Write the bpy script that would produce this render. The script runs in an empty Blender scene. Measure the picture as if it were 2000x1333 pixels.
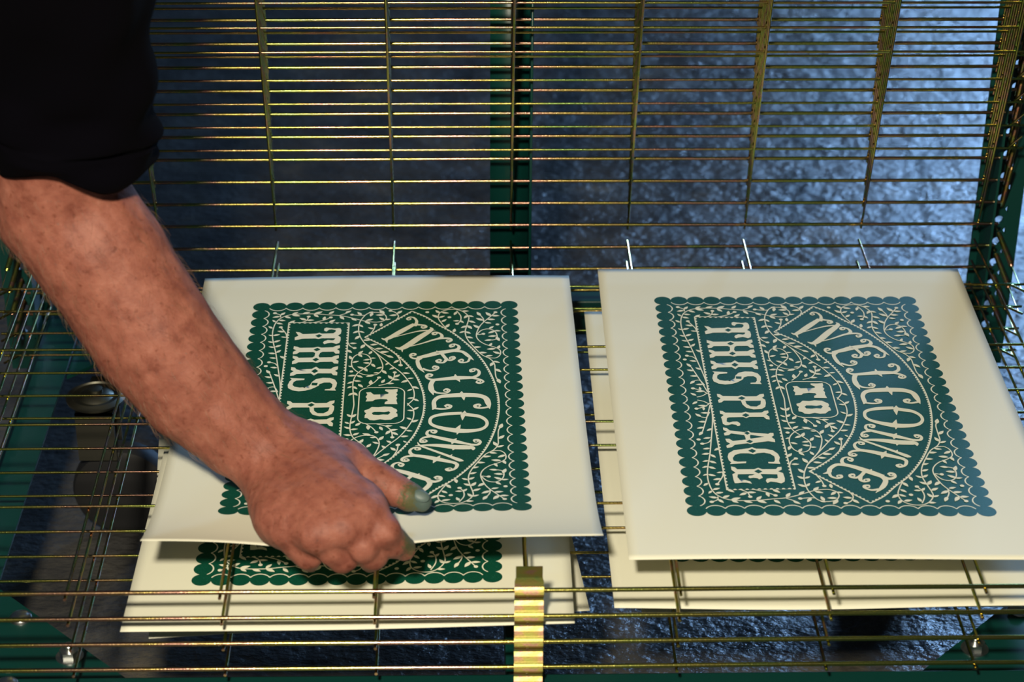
import bpy, bmesh, math, random
import numpy as np
from mathutils import Matrix, Vector

# ---------------------------------------------------------------- camera, sky, lamps, exposure
S = bpy.context.scene
COL = S.collection
Z0 = 0.24                                    # height of the top lowered tray above the floor (m)
CAM = Vector((-0.0400, -1.6355, 0.8209 + Z0))
cam = bpy.data.cameras.new('camera'); camo = bpy.data.objects.new('camera', cam); COL.objects.link(camo)
r_ = Vector((0.99974, -0.02196, 0.00615)); u_ = Vector((0.00534, 0.48773, 0.87298)); f_ = Vector((0.02217, 0.87272, -0.48772))
m_ = Matrix((r_, u_, -f_)).transposed().to_4x4(); m_.translation = CAM
camo.matrix_world = m_
cam.sensor_width = 36; cam.lens = 4227.07 * 36 / 2000; cam.clip_start = .05
cam.dof.use_dof = True; cam.dof.focus_distance = 1.60; cam.dof.aperture_fstop = 9
S.camera = camo
w = bpy.data.worlds.new('world'); S.world = w; w.use_nodes = True
w.node_tree.nodes['Background'].inputs[0].default_value = (.30, .48, .75, 1)
w.node_tree.nodes['Background'].inputs[1].default_value = .055
def area(name, loc, target, size, power, color, size_y=None, shape='DISK'):
    l = bpy.data.lights.new(name, 'AREA'); l.shape = shape; l.size = size
    if size_y: l.size_y = size_y
    l.energy = power; l.color = color
    o = bpy.data.objects.new(name, l); COL.objects.link(o); o.location = loc
    o.rotation_euler = (Vector(target) - Vector(loc)).to_track_quat('-Z', 'Y').to_euler()
    return o
area('work_lamp', (-.17, -1.60, 1.05 + Z0), (.05, -.25, Z0), .09, 35, (1, .90, .70))
area('back_window', (2.6, 5.6, 2.25), (.5, .6, 0), 1.15, 240, (.30, .56, 1), .95, 'RECTANGLE')
S.view_settings.view_transform = 'Standard'; S.view_settings.look = 'None'
S.view_settings.gamma = 1; S.view_settings.use_curve_mapping = False
S.view_settings.exposure = 0.0

# ---------------------------------------------------------------- materials
def mat(name, color=(.5, .5, .5), rough=.5, metal=0, **k):
    m = bpy.data.materials.new(name); m.use_nodes = True
    b = m.node_tree.nodes['Principled BSDF']
    b.inputs['Base Color'].default_value = (*color, 1); b.inputs['Roughness'].default_value = rough
    b.inputs['Metallic'].default_value = metal
    for a, v in k.items(): b.inputs[a.replace('_', ' ')].default_value = v
    return m
def nodes(m): return m.node_tree.nodes, m.node_tree.links, m.node_tree.nodes['Principled BSDF']
def texco(m, scale=(1, 1, 1), kind='Object'):
    N, L, b = nodes(m)
    tc = N.new('ShaderNodeTexCoord'); mp = N.new('ShaderNodeMapping'); mp.inputs['Scale'].default_value = scale
    L.new(tc.outputs[kind], mp.inputs['Vector']); return mp.outputs['Vector']
def noise(m, vec, scale, detail=4, rough=.55):
    N, L, b = nodes(m)
    n = N.new('ShaderNodeTexNoise'); n.inputs['Scale'].default_value = scale; n.inputs['Detail'].default_value = detail
    n.inputs['Roughness'].default_value = rough; L.new(vec, n.inputs['Vector']); return n.outputs['Fac']
def ramp(m, fac, stops):
    N, L, b = nodes(m)
    r = N.new('ShaderNodeValToRGB'); e = r.color_ramp.elements
    e[0].position, e[0].color = stops[0][0], (*stops[0][1], 1); e[1].position, e[1].color = stops[-1][0], (*stops[-1][1], 1)
    for p, c in stops[1:-1]: x = e.new(p); x.color = (*c, 1)
    L.new(fac, r.inputs['Fac']); return r.outputs['Color']
def bump(m, h, strength, dist):
    N, L, b = nodes(m)
    n = N.new('ShaderNodeBump'); n.inputs['Strength'].default_value = strength; n.inputs['Distance'].default_value = dist
    L.new(h, n.inputs['Height'])
    old = b.inputs['Normal'].links
    if old: L.new(old[0].from_socket, n.inputs['Normal'])
    L.new(n.outputs['Normal'], b.inputs['Normal'])

def plated(name, scale, stretch, rough=.27, gain=1.0):
    m = mat(name, rough=rough, metal=1); N, L, b = nodes(m)
    v = texco(m, stretch)
    L.new(ramp(m, noise(m, v, scale, 3), [(p_, tuple(min(1, gain * x) for x in c_)) for p_, c_ in [(.30, (.16, .30, .10)), (.40, (.30, .33, .08)), (.50, (.36, .29, .08)), (.58, (.42, .22, .17)), (.66, (.24, .32, .09)), (.76, (.40, .26, .20))]]), b.inputs['Base Color'])
    bump(m, noise(m, texco(m), 900, 2), .25, .0003)
    return m
M_WIRE = plated('zinc_plated_wire', 1, (9, 60, 60), .19, 1.1)
M_CLIP = plated('zinc_plated_sheet', 110, (.5, 1, 1), .45, 1.05)
M_SPRING = plated('plated_spring', 40, (1, 1, 1), .25)
M_STEEL = mat('zinc_steel', (.55, .56, .55), .3, 1)
M_DULL = mat('dull_plated_steel', (.17, .165, .13), .45, 1)
M_RUBBER = mat('black_rubber', (.012, .012, .013), .6)
M_GREEN = mat('green_enamel', (.0015, .036, .030), .38)
bump(M_GREEN, noise(M_GREEN, texco(M_GREEN), 700, 2), .1, .0003)
M_FLOOR = mat('concrete', rough=.5); N, L, b = nodes(M_FLOOR)
v = texco(M_FLOOR)
base = ramp(M_FLOOR, noise(M_FLOOR, v, 9, 8, .68), [(.30, (.015, .015, .015)), (.44, (.048, .047, .047)), (.57, (.072, .069, .064)), (.68, (.15, .125, .085))])
L.new(base, b.inputs['Base Color'])
L.new(ramp(M_FLOOR, noise(M_FLOOR, v, 14, 5), [(.35, (.22,) * 3), (.7, (.42,) * 3)]), b.inputs['Roughness'])
b.inputs['Specular IOR Level'].default_value = .6
bump(M_FLOOR, noise(M_FLOOR, v, 26, 3, .6), .35, .012)
bump(M_FLOOR, noise(M_FLOOR, texco(M_FLOOR, (1, 1.6, 1)), 85, 4, .6), .55, .0045)
M_PAPER = mat('cream_paper', (.76, .745, .60), .75)
bump(M_PAPER, noise(M_PAPER, texco(M_PAPER), 900, 3), .12, .0003)
M_INK = mat('green_ink', rough=.5, Specular_IOR_Level=.2); N, L, b = nodes(M_INK)
v = texco(M_INK)
L.new(ramp(M_INK, noise(M_INK, v, 1400, 3, .7), [(.45, (.001, .055, .031)), (.62, (.002, .072, .043)), (.74, (.06, .19, .13))]), b.inputs['Base Color'])
M_CLOTH = mat('navy_cotton', (.0006, .0004, .0016), .95, Specular_IOR_Level=.06)
bump(M_CLOTH, noise(M_CLOTH, texco(M_CLOTH), 1500, 2), .3, .0004)

# ---------------------------------------------------------------- helpers
def tag(o, label=None, cat=None, group=None, kind=None):
    for k, v in (('label', label), ('category', cat), ('group', group), ('kind', kind)):
        if v: o[k] = v
    return o
def link(name, me, m, parent=None, smooth=True):
    if isinstance(m, (list, tuple)):
        for x in m: me.materials.append(x)
    else: me.materials.append(m)
    if smooth: me.polygons.foreach_set('use_smooth', [True] * len(me.polygons))
    o = bpy.data.objects.new(name, me); COL.objects.link(o)
    if parent: o.parent = parent
    return o
def from_bm(name, bm, m, parent=None, smooth=True):
    me = bpy.data.meshes.new(name); bm.to_mesh(me); bm.free()
    return link(name, me, m, parent, smooth)
class MB:
    def __init__(s): s.v = []; s.f = []
    def add(s, vs, fs):
        k = len(s.v); s.v += [tuple(x) for x in vs]; s.f += [tuple(i + k for i in f) for f in fs]
    def tube(s, pts, r, n=10, cap=True):
        pts = [Vector(p) for p in pts]; m = len(pts)
        rs = r if isinstance(r, (list, tuple)) else [r] * m
        t = (pts[1] - pts[0]).normalized(); a = t.orthogonal().normalized(); vs = []; fs = []
        for i, p in enumerate(pts):
            t2 = ((pts[min(i + 1, m - 1)] - pts[max(i - 1, 0)])).normalized()
            a = (a - t2 * a.dot(t2)).normalized(); c = t2.cross(a)
            for j in range(n):
                q = 2 * math.pi * j / n; vs.append(p + (a * math.cos(q) + c * math.sin(q)) * rs[i])
        for i in range(m - 1):
            for j in range(n): fs.append((i * n + j, i * n + (j + 1) % n, (i + 1) * n + (j + 1) % n, (i + 1) * n + j))
        if cap: fs += [tuple(range(n - 1, -1, -1)), tuple(range((m - 1) * n, m * n))]
        s.add(vs, fs)
    def box(s, x0, x1, y0, y1, z0, z1):
        s.add([(x, y, z) for x in (x0, x1) for y in (y0, y1) for z in (z0, z1)],
              [(0, 1, 3, 2), (4, 6, 7, 5), (0, 4, 5, 1), (2, 3, 7, 6), (0, 2, 6, 4), (1, 5, 7, 3)])
    def prism(s, poly, z0, z1):
        n = len(poly)
        s.add([(x, y, z0) for x, y in poly] + [(x, y, z1) for x, y in poly],
              [tuple(range(n - 1, -1, -1)), tuple(range(n, 2 * n))] + [(i, (i + 1) % n, n + (i + 1) % n, n + i) for i in range(n)])
    def lathe(s, prof, c=(0, 0, 0), n=24, axis='z'):
        vs = []; m = len(prof)
        for r, h in prof:
            for j in range(n):
                q = 2 * math.pi * j / n; p = (r * math.cos(q), r * math.sin(q), h)
                if axis == 'x': p = (p[2], p[0], p[1])
                if axis == 'y': p = (p[0], p[2], p[1])
                vs.append((p[0] + c[0], p[1] + c[1], p[2] + c[2]))
        s.add(vs, [(i * n + j, i * n + (j + 1) % n, (i + 1) * n + (j + 1) % n, (i + 1) * n + j) for i in range(m - 1) for j in range(n)]
              + [tuple(range(n - 1, -1, -1)), tuple(range((m - 1) * n, m * n))])
    def build(s, name, m, parent=None, smooth=True, bevel=0):
        me = bpy.data.meshes.new(name); me.from_pydata(s.v, [], s.f); me.update()
        bm = bmesh.new(); bm.from_mesh(me)
        bmesh.ops.recalc_face_normals(bm, faces=bm.faces)
        for e in bm.edges:
            if len(e.link_faces) == 2 and e.calc_face_angle(0) > .7: e.smooth = False
        bm.to_mesh(me); bm.free()
        o = link(name, me, m, parent, smooth)
        if bevel:
            b = o.modifiers.new('bevel', 'BEVEL'); b.width = bevel; b.segments = 2; b.limit_method = 'ANGLE'
        return o

# ---------------------------------------------------------------- floor
fm = MB(); fm.add([(-4, -3, 0), (5, -3, 0), (5, 8, 0), (-4, 8, 0)], [(0, 1, 2, 3)])
tag(fm.build('floor', M_FLOOR), 'dark rough sealed concrete floor with brown blotches', kind='structure')

# ---------------------------------------------------------------- drying rack
rack = bpy.data.objects.new('drying_rack', None); COL.objects.link(rack); rack.location = (0, 0, 0)
tag(rack, 'green steel print drying rack with gold plated wire trays, standing on the concrete floor', 'drying rack')
DX = .0987                                    # pitch of the wires that run front to back
SR = [0, .0797, .1801, .2909, .3984, .4996]   # distance of the long wires from the hinge
DZ = .0205
def make_tray_mesh():
    g = MB()
    jit = random.Random(4)
    for k in range(-4, 5):
        g.tube([(k * DX, .0070, 0), (k * DX, -.25, 0), (k * DX, -.5030, 0)], .00108, 8)
    for i, s in enumerate(SR):
        if i == 0: z, r, e = -.0024, .0015, .411
        elif i == 5: z, r, e = .0026, .0016, .425
        else: z, r, e = .0020, .00105, .403
        if i == 1:
            pts = [(-.4155, -s - .013, z), (-.4065, -s - .002, z)] + [(x, -s, z) for x in (-.402, -.2, 0, .2, .402)] + [(.4065, -s - .002, z), (.4155, -s - .013, z)]
        else:
            pts = [(x, -s + jit.uniform(-.0005, .0005), z + jit.uniform(-.0002, .0002)) for x in (-e, -.2, 0, .2, e)]
        # smooth the sag between the points
        P = [Vector(p) for p in pts]; out = []
        for a in range(len(P) - 1):
            p0, p1, p2, p3 = P[max(a - 1, 0)], P[a], P[a + 1], P[min(a + 2, len(P) - 1)]
            for t in range(4 if i != 1 else 3):
                t /= (4 if i != 1 else 3)
                out.append(.5 * ((2 * p1) + (-p0 + p2) * t + (2 * p0 - 5 * p1 + 4 * p2 - p3) * t * t + (-p0 + 3 * p1 - 3 * p2 + p3) * t ** 3))
        out.append(P[-1]); g.tube(out, r, 9)
    return g
proto = make_tray_mesh().build('wire_tray', M_WIRE, rack)
cm = MB(); cx0, cx1 = -.0084, .0104
prof = [(.0012, .0205), (.0006, .0125), (-.0002, .0095), (-.0012, .0062), (-.0024, .0046), (-.0036, .0036), (-.0042, .0024), (-.0034, .0008),
        (-.0004, -.0014), (.0010, -.0036), (.0006, -.0056), (-.0014, -.0084), (-.0040, -.0102), (-.0046, -.0110), (-.0018, -.0120), (-.0020, -.0130), (-.0036, -.0148), (-.0042, -.0160)]
cv = []
for y, z in prof:
    for x in (cx0 + (.0008 if z > .012 else 0), cx1 - (.0008 if z > .012 else 0)): cv.append((x, -.4996 + y - .0006, z)); 
n = len(prof)
cm.add(cv, [(2 * i, 2 * i + 1, 2 * i + 3, 2 * i + 2) for i in range(n - 1)])
clip = cm.build('spacer_clip', M_CLIP, proto, False); so = clip.modifiers.new('thickness', 'SOLIDIFY'); so.thickness = .0009; so.offset = 0
clip['label'] = 'folded brassy spacer clip with rainbow sheen'
def copy_tree(o, parent):
    c = o.copy(); COL.objects.link(c); c.parent = parent
    for ch in list(o.children): copy_tree(ch, c)
    return c
TH = math.radians(73.3)
trays = []
for j in range(-3, 11):                        # four lowered trays, ten raised ones
    o = proto if j == -3 else copy_tree(proto, rack)
    o.location = (0, 0, Z0 + j * DZ + (.0 if j < 1 else -.0002 * j))
    if j > 0: o.rotation_euler = (-TH, 0, 0)
    trays.append(o)
# posts
def post(x0, x1, fin, holes):
    g = MB(); z0, z1 = .105, Z0 + .36; y = .030
    if not holes: g.box(x0, x1, y, y + .003, z0, z1)
    else:
        hx = holes; c = .0065; xa, xb = hx - c, hx + c
        g.box(x0, xa, y, y + .003, z0, z1); g.box(xb, x1, y, y + .003, z0, z1)
        zz = Z0 - 5 * DZ - .003
        g.box(xa, xb, y, y + .003, z0, zz)
        n = 16
        while zz < z1 - .02:
            cz = zz + DZ / 2; ring = []; out = []
            for k in range(n):
                q = 2 * math.pi * k / n; dx, dz = math.cos(q), math.sin(q)
                ring.append((hx + .0036 * dx, cz + .0036 * dz))
                t = min(c / max(abs(dx), 1e-6), (DZ / 2) / max(abs(dz), 1e-6)); out.append((hx + t * dx, cz + t * dz))
            vs = [(a, y, b) for a, b in out] + [(a, y, b) for a, b in ring] + [(a, y + .003, b) for a, b in out] + [(a, y + .003, b) for a, b in ring]
            fs = []
            for k in range(n):
                l = (k + 1) % n
                fs += [(k, l, n + l, n + k), (2 * n + l, 2 * n + k, 3 * n + k, 3 * n + l), (n + k, n + l, 3 * n + l, 3 * n + k)]
            g.add(vs, fs)
            zz += DZ
        g.box(xa, xb, y, y + .003, zz, z1)
    g.box(fin - .001, fin + .001, -.006, y, z0, z1)
    return g.build('post', M_GREEN, rack)
post(-.0172, .0152, .0160, None)
post(.399, .4385, .4060, .4205)
post(-.4385, -.399, -.4060, -.4205)
# base frame
def beam(poly, z0, z1):
    g = MB(); g.box(*poly, z0, z1); return g.build('base_beam', M_GREEN, rack, True, .0012)
BT = Z0 - .080
for s in (1, -1):                               # side members: angle iron, flange on top, web outside
    g = MB(); a, b_ = sorted((s * .371, s * .400)); c = s * .3985
    g.prism([(a, -.545), (b_, -.545), (b_, .075), (a, .075)], BT - .003, BT)
    g.prism([(c - .0015, -.545), (c + .0015, -.545), (c + .0015, .075), (c - .0015, .075)], BT - .035, BT - .0029)
    g.build('base_beam', M_GREEN, rack, False)
beam((-.371, .371, -.545, -.4795), BT - .034, BT - .0005)
beam((-.371, .371, .040, .072), BT - .030, BT + .004)
beam((-.013, .013, -.4795, .040), BT - .030, BT - .001)
for s in (1, -1):
    for y0, d in ((-.4795, 1), (.040, -1)):
        g = MB(); g.prism([(s * .3709, y0), (s * .262, y0), (s * .3709, y0 + d * .109)], BT - .009, BT - .006)
        g.prism([(s * .3712, y0 + d * .004), (s * .355, y0 + d * .004), (s * .3712, y0 + d * .02)], BT - .006, BT - .004)
        g.build('gusset_plate', M_GREEN, rack, False)
def dome(x, y, z, r=.008):
    g = MB(); g.lathe([(r * 1.02, 0), (r, r * .12), (r * .86, r * .32), (r * .55, r * .52), (r * .2, r * .6)], (x, y, z), 20); g.build('bolt', M_STEEL, rack)
def nut(x, y, z):
    g = MB(); g.lathe([(.0095, 0), (.0095, .0010)], (x, y, z), 20)
    g.prism([(x + .0068 * math.cos(a * math.pi / 3), y + .0068 * math.sin(a * math.pi / 3)) for a in range(6)], z + .001, z + .0062)
    g.lathe([(.0035, .006), (.0035, .010), (.0028, .0108)], (x, y, z), 14); g.build('nut', M_STEEL, rack)
for s in (1, -1):
    dome(s * .3500, -.4056, BT - .006); dome(s * .3440, -.4880, BT); nut(s * .3090, -.4498, BT - .006); nut(s * .309, .010, BT - .006)
# casters
def caster(x, y, rot):
    e = MB()
    e.lathe([(.0165, 0), (.0245, .0006), (.0250, .003), (.0205, .0052), (.0195, .004), (.0150, .0035), (.0110, .0065), (.0062, .0070), (.0060, .0105), (.0035, .0112)], (0, 0, 0), 32)
    e.box(-.009, .009, .008, .036, -.0035, .0015)
    o = e.build('caster', M_DULL, rack); o.location = (x, y, BT - .030); o.rotation_euler = (0, 0, rot)
    g = MB()
    g.box(-.016, .016, -.0175, .0175, -.0065, -.004)
    for t in (-.0165, .0165): g.prism([(-.016, t - .001), (.016, t - .001), (.016, t + .001), (-.016, t + .001)], -.050, -.004)
    g.build('caster_fork', M_DULL, o, False)
    g = MB(); R = .0425
    g.lathe([(.010, -.012), (R - .008, -.012), (R - .002, -.010), (R, -.005), (R, .005), (R - .002, .010), (R - .008, .012), (.010, .012)], (.016, 0, -(BT - .030) + R), 36, 'y')
    g.build('caster_wheel', M_RUBBER, o)
for s in (-1, 1):
    caster(s * .349, -.0660, .0 if s < 0 else 2.2); caster(s * .349, -.4577, .2 if s < 0 else 2.6)
# springs between the posts and the bent ends of the second long wire
def spring(a, b, rad):
    a, b = Vector(a), Vector(b); d = b - a; Ln = d.length; t = d / Ln; u = t.orthogonal().normalized(); w_ = t.cross(u); g = MB()
    i0, i1 = .05, .58; turns = max(6, int((i1 - i0) * Ln / .0017)); pts = [a, a + t * Ln * i0 * .9]
    for k in range(turns * 8 + 1):
        q = 2 * math.pi * k / 8; pts.append(a + t * Ln * (i0 + (i1 - i0) * k / (turns * 8)) + (u * math.cos(q) + w_ * math.sin(q)) * rad)
    pts += [a + t * Ln * (i1 + .03), b]
    g.tube(pts, .00055, 5); return g.build('coil_spring', M_SPRING, rack)
for s in (1, -1):
    for j in range(-3, 11):
        zj = Z0 + j * DZ
        hole = (s * .4205, .030, zj - .0035)
        tip = (s * .4130, -.0915, zj + .0020) if j < 1 else (s * .4130, -.0915 * math.cos(TH) + .002, zj + .0915 * math.sin(TH))
        spring(hole, tip, .0019)

# ---------------------------------------------------------------- drawing of the print, in millimetres
A_POLYS=[[(36,48.2),(39.3,49.2),(41.8,52),(51.9,51.3),(54.6,50),(56.5,51.5),(65.4,51),(67,48.6),(67,46.1),(64,44.7),(61.8,45.2),(59.9,48.2),(58,46.7),(58,43.3),(59.6,41.8),(62.7,42.8),(66.2,43.6),(69.2,42.7),(70.7,43.5),(71.5,46.8),(71.2,51.9),(69,54.9),(71.2,57.1),(71.4,62.2),(70.6,66.5),(68.3,68),(66.6,67),(64.6,65.9),(60.9,67.1),(59.1,68.2),(57.9,66),(58.8,63.4),(61.5,61.6),(65,62.3),(66.5,61.5),(67.1,58.9),(56.5,58.8),(54.2,60),(51.8,58.9),(41.9,59.1),(38.9,60.6),(36,61.4),(35.7,57),(38.4,54.5)],[(35.9,70.8),(38.6,71.9),(40.6,73.5),(51.1,73.4),(54.4,72.2),(57.1,73.5),(66,73.1),(68.3,70.9),(71.2,70.1),(71.3,74.4),(69.2,76.3),(71.2,78.7),(71.3,83),(68.4,83.1),(66.7,80),(58.2,80.1),(56.5,81.8),(55.6,86.1),(56.3,88.7),(65.8,88.5),(68.1,86.2),(71,85.6),(71.2,90.1),(68.9,91.8),(71.1,94.3),(71,98.5),(67.9,98.2),(66.4,95.5),(57.3,95.7),(54.7,97.1),(51.7,95.8),(40.6,95.9),(38.7,97.9),(36,98.7),(35.9,94.2),(38.2,91.8),(36,89.3),(36,85.7),(39.3,87.1),(40.6,88.9),(51,88.7),(52.5,86.9),(52.8,81.9),(51.2,80.2),(40.6,80.4),(38.7,82.9),(35.8,83.6),(35.7,79.6),(38.1,77.2),(35.7,75.1)],[(35.8,103),(38.5,103.9),(40,106.7),(51.4,106.1),(54.5,102.7),(57,106),(65.9,106.3),(68,103.5),(71.1,102.5),(71.1,107.2),(68.9,109.4),(71,111.7),(70.9,116.3),(68,115.9),(66.6,113.2),(56.3,112.9),(53.5,116.1),(51.1,113),(40.3,113.6),(38.4,115.9),(35.6,116.4),(35.6,112.3),(38,109.5),(35.7,107.4)],[(35.7,119.5),(46.9,120.7),(46.6,122.7),(40.8,123.5),(38.8,125.9),(38.3,130),(39.9,132.6),(43.9,133.9),(48,133.2),(51.4,130.4),(52.6,125.7),(55.4,121.6),(60.4,119.7),(65.8,120.1),(69.7,122.7),(71.4,127.5),(71,132.9),(70,135.6),(71,138.9),(62.5,138.4),(62.8,136.8),(66.5,136.3),(67.9,133.6),(68.1,129.5),(66.1,126.9),(61.7,126.9),(58.4,129),(57.8,131.4),(55.5,133.8),(52.5,136.5),(48.2,138.6),(43.4,139.4),(38.7,138),(35.3,134.7),(34.7,130),(35.8,124.6),(37.2,121.8)],[(35.9,153.3),(38.2,153.9),(40,156.5),(51.1,156.8),(54.1,155.1),(56.8,157),(64.9,156.9),(67.6,154),(70.7,153.2),(70.6,156.9),(68.7,159.2),(70.8,161.8),(70.8,166.6),(69.6,172.5),(66.7,175.4),(60.6,176.1),(55.5,173.7),(53.3,169),(52.6,163.2),(40.1,163.1),(38.1,165.7),(36,166.1),(35.8,162.5),(38,159.8),(35.9,157.3)],[(35.6,177.8),(37.7,178.4),(39.5,180.7),(51.4,180.9),(54.4,179.3),(57.1,180.8),(66.1,180.5),(68.4,178.1),(71.1,177.6),(71.1,181),(69,183.2),(70.9,186.1),(70.8,190.6),(68.4,190),(66.7,186.8),(56.1,186.9),(54,188.6),(51.8,187),(41.5,187.4),(39.8,188.3),(39.1,193.4),(40.8,194.9),(43.5,193.4),(46.9,193.3),(48.7,196.1),(48.3,199),(46.5,200),(45.4,198.1),(42.5,197.1),(39.8,198.4),(37.8,198.7),(36,196.6),(35.9,190.3),(35.6,187.1),(37.9,183.9),(35.4,182)],[(35.5,201.6),(38.3,202.8),(40,205.9),(50.5,208.5),(53.4,206.4),(54.8,208.9),(67.3,210.9),(68.8,209.4),(71.1,209.6),(71,213.1),(69.1,215.3),(71,218.6),(70.9,222.5),(68,221.7),(66.1,221.1),(55.5,223.6),(53.3,225.2),(50.9,224),(41.6,226.1),(39.3,229.2),(35.7,230.4),(35.3,227.4),(38.5,224.3),(36.2,221.9),(35.6,217.6),(38.5,217.6),(40.8,220.7),(50.3,218.8),(50.2,215.1),(49.8,212.6),(40.6,210.2),(38.4,212.7),(35.6,213.1),(35.4,209.6),(37.9,207.8),(35.5,205.3)],[(35.4,252.4),(36.6,250.1),(35.1,247.1),(34.8,242.4),(36,237.6),(40.2,233.4),(46.1,232.1),(50.8,230.9),(53.5,229.3),(56.2,231.5),(63,231.7),(67.9,233.8),(70.9,238.6),(71.6,243.4),(70.4,248.1),(70.9,252.3),(62.7,251.5),(62.6,249.6),(66.7,249.6),(67.8,247),(67.9,242.2),(65.4,238.6),(61.1,236.9),(56.2,237.7),(53.8,239.3),(50.1,237.8),(44.3,237.8),(40.2,240),(38.2,244.2),(38.4,247.7),(41.2,249.2),(47.3,248.9),(46.8,251.2)],[(35.8,255.4),(38.5,256.8),(39.8,259.5),(51.6,259.4),(54.7,257.4),(57.3,259.4),(66.9,259.3),(68.5,256.6),(71.1,256.2),(70.9,259.9),(68.1,262.3),(71.2,264.6),(71.6,271.5),(70.9,276.1),(68.4,278.4),(64.8,276.7),(61.1,275.9),(58.7,277.9),(58,275),(59,272.1),(62.3,271.3),(65.4,272.1),(66.8,271),(67,266.3),(55.3,265.8),(56.2,269.3),(56.3,271),(53.6,273),(52.5,271.4),(49.7,270.8),(47.4,271.6),(46.3,269.9),(47.2,267.9),(49.4,267.6),(51.5,265.8),(39.5,266.1),(38.8,269.9),(40,273.4),(43.7,273.7),(47,275.6),(47.9,278.7),(44.6,277.3),(41.5,277.1),(38.3,277.9),(36.1,277.9),(35.7,273.4),(35.7,265.9),(38.1,264.1),(35.6,260.1)],[(93.5,142),(96.9,141.7),(99.2,145.3),(104,145.2),(109.5,144.5),(110.4,143.1),(109.2,141.5),(107.4,139.8),(107.7,137.8),(112.5,138),(116.7,137.4),(116.8,141),(115.9,143.1),(116.9,145.7),(115.8,148.4),(116.7,151),(116.1,153.7),(117,159.6),(107.5,159.3),(107.8,156.4),(109.9,154.4),(109.1,152.4),(104.5,151.8),(100.3,152.8),(98.6,154.9),(93.5,155.3),(94.5,151.3),(93.3,148.7),(94.5,145.3)],[(93.1,167.9),(95.9,166.6),(98.4,163.3),(103,163.9),(107.2,162.9),(112.6,163.4),(114.9,165.7),(116.5,167),(117.1,169.6),(116.1,172.2),(117.2,173.5),(117.4,177.4),(115.2,178.7),(112.7,181.9),(108.6,182.3),(104.8,181.1),(100.6,182.7),(97.3,182.1),(95.6,179.5),(93.4,178.9),(93.5,175),(94.5,172.4),(93.1,170.5)]]
A_HOLES=[[(51.5,54.9),(54.4,52.3),(56.9,54.8),(54.1,57.7)],[(51.2,76.7),(54.1,73.7),(56.6,76.6),(53.7,79.3)],[(51.1,92.1),(53.9,89.3),(56.4,92),(53.6,94.9)],[(51.1,109.7),(54,106.3),(56.6,109.6),(53.7,112.7)],[(52.6,127.1),(57,127.4),(56.5,131.1),(52.5,130.8)],[(55.9,163.6),(67.4,163.4),(66.6,168.6),(63.3,171.9),(58.9,171.6),(56.3,168.1)],[(50.8,159.7),(53.9,157),(56.5,159.6),(53.6,162.3)],[(51.2,184.4),(54.2,181.6),(56.7,184.4),(53.8,187.3)],[(54.2,212.2),(64.2,215),(53.8,217.6),(53.6,215.1)],[(49.9,209.8),(52.3,207.5),(54.3,210.1),(52,212.2)],[(50.1,221.6),(52.7,219.1),(55.2,221.3),(52.9,224)],[(50.1,234.3),(53.2,231.7),(55.9,234.5),(53.2,237.5)],[(51.3,262.3),(54.4,259.6),(57,262.5),(54.1,265.2)],[(98.5,172.4),(100.1,170.4),(104.2,170.4),(107.5,171),(111,169.9),(112.1,172),(110.3,174.9),(107,174.3),(103.6,175.2),(99.6,174.7)]]
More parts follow.
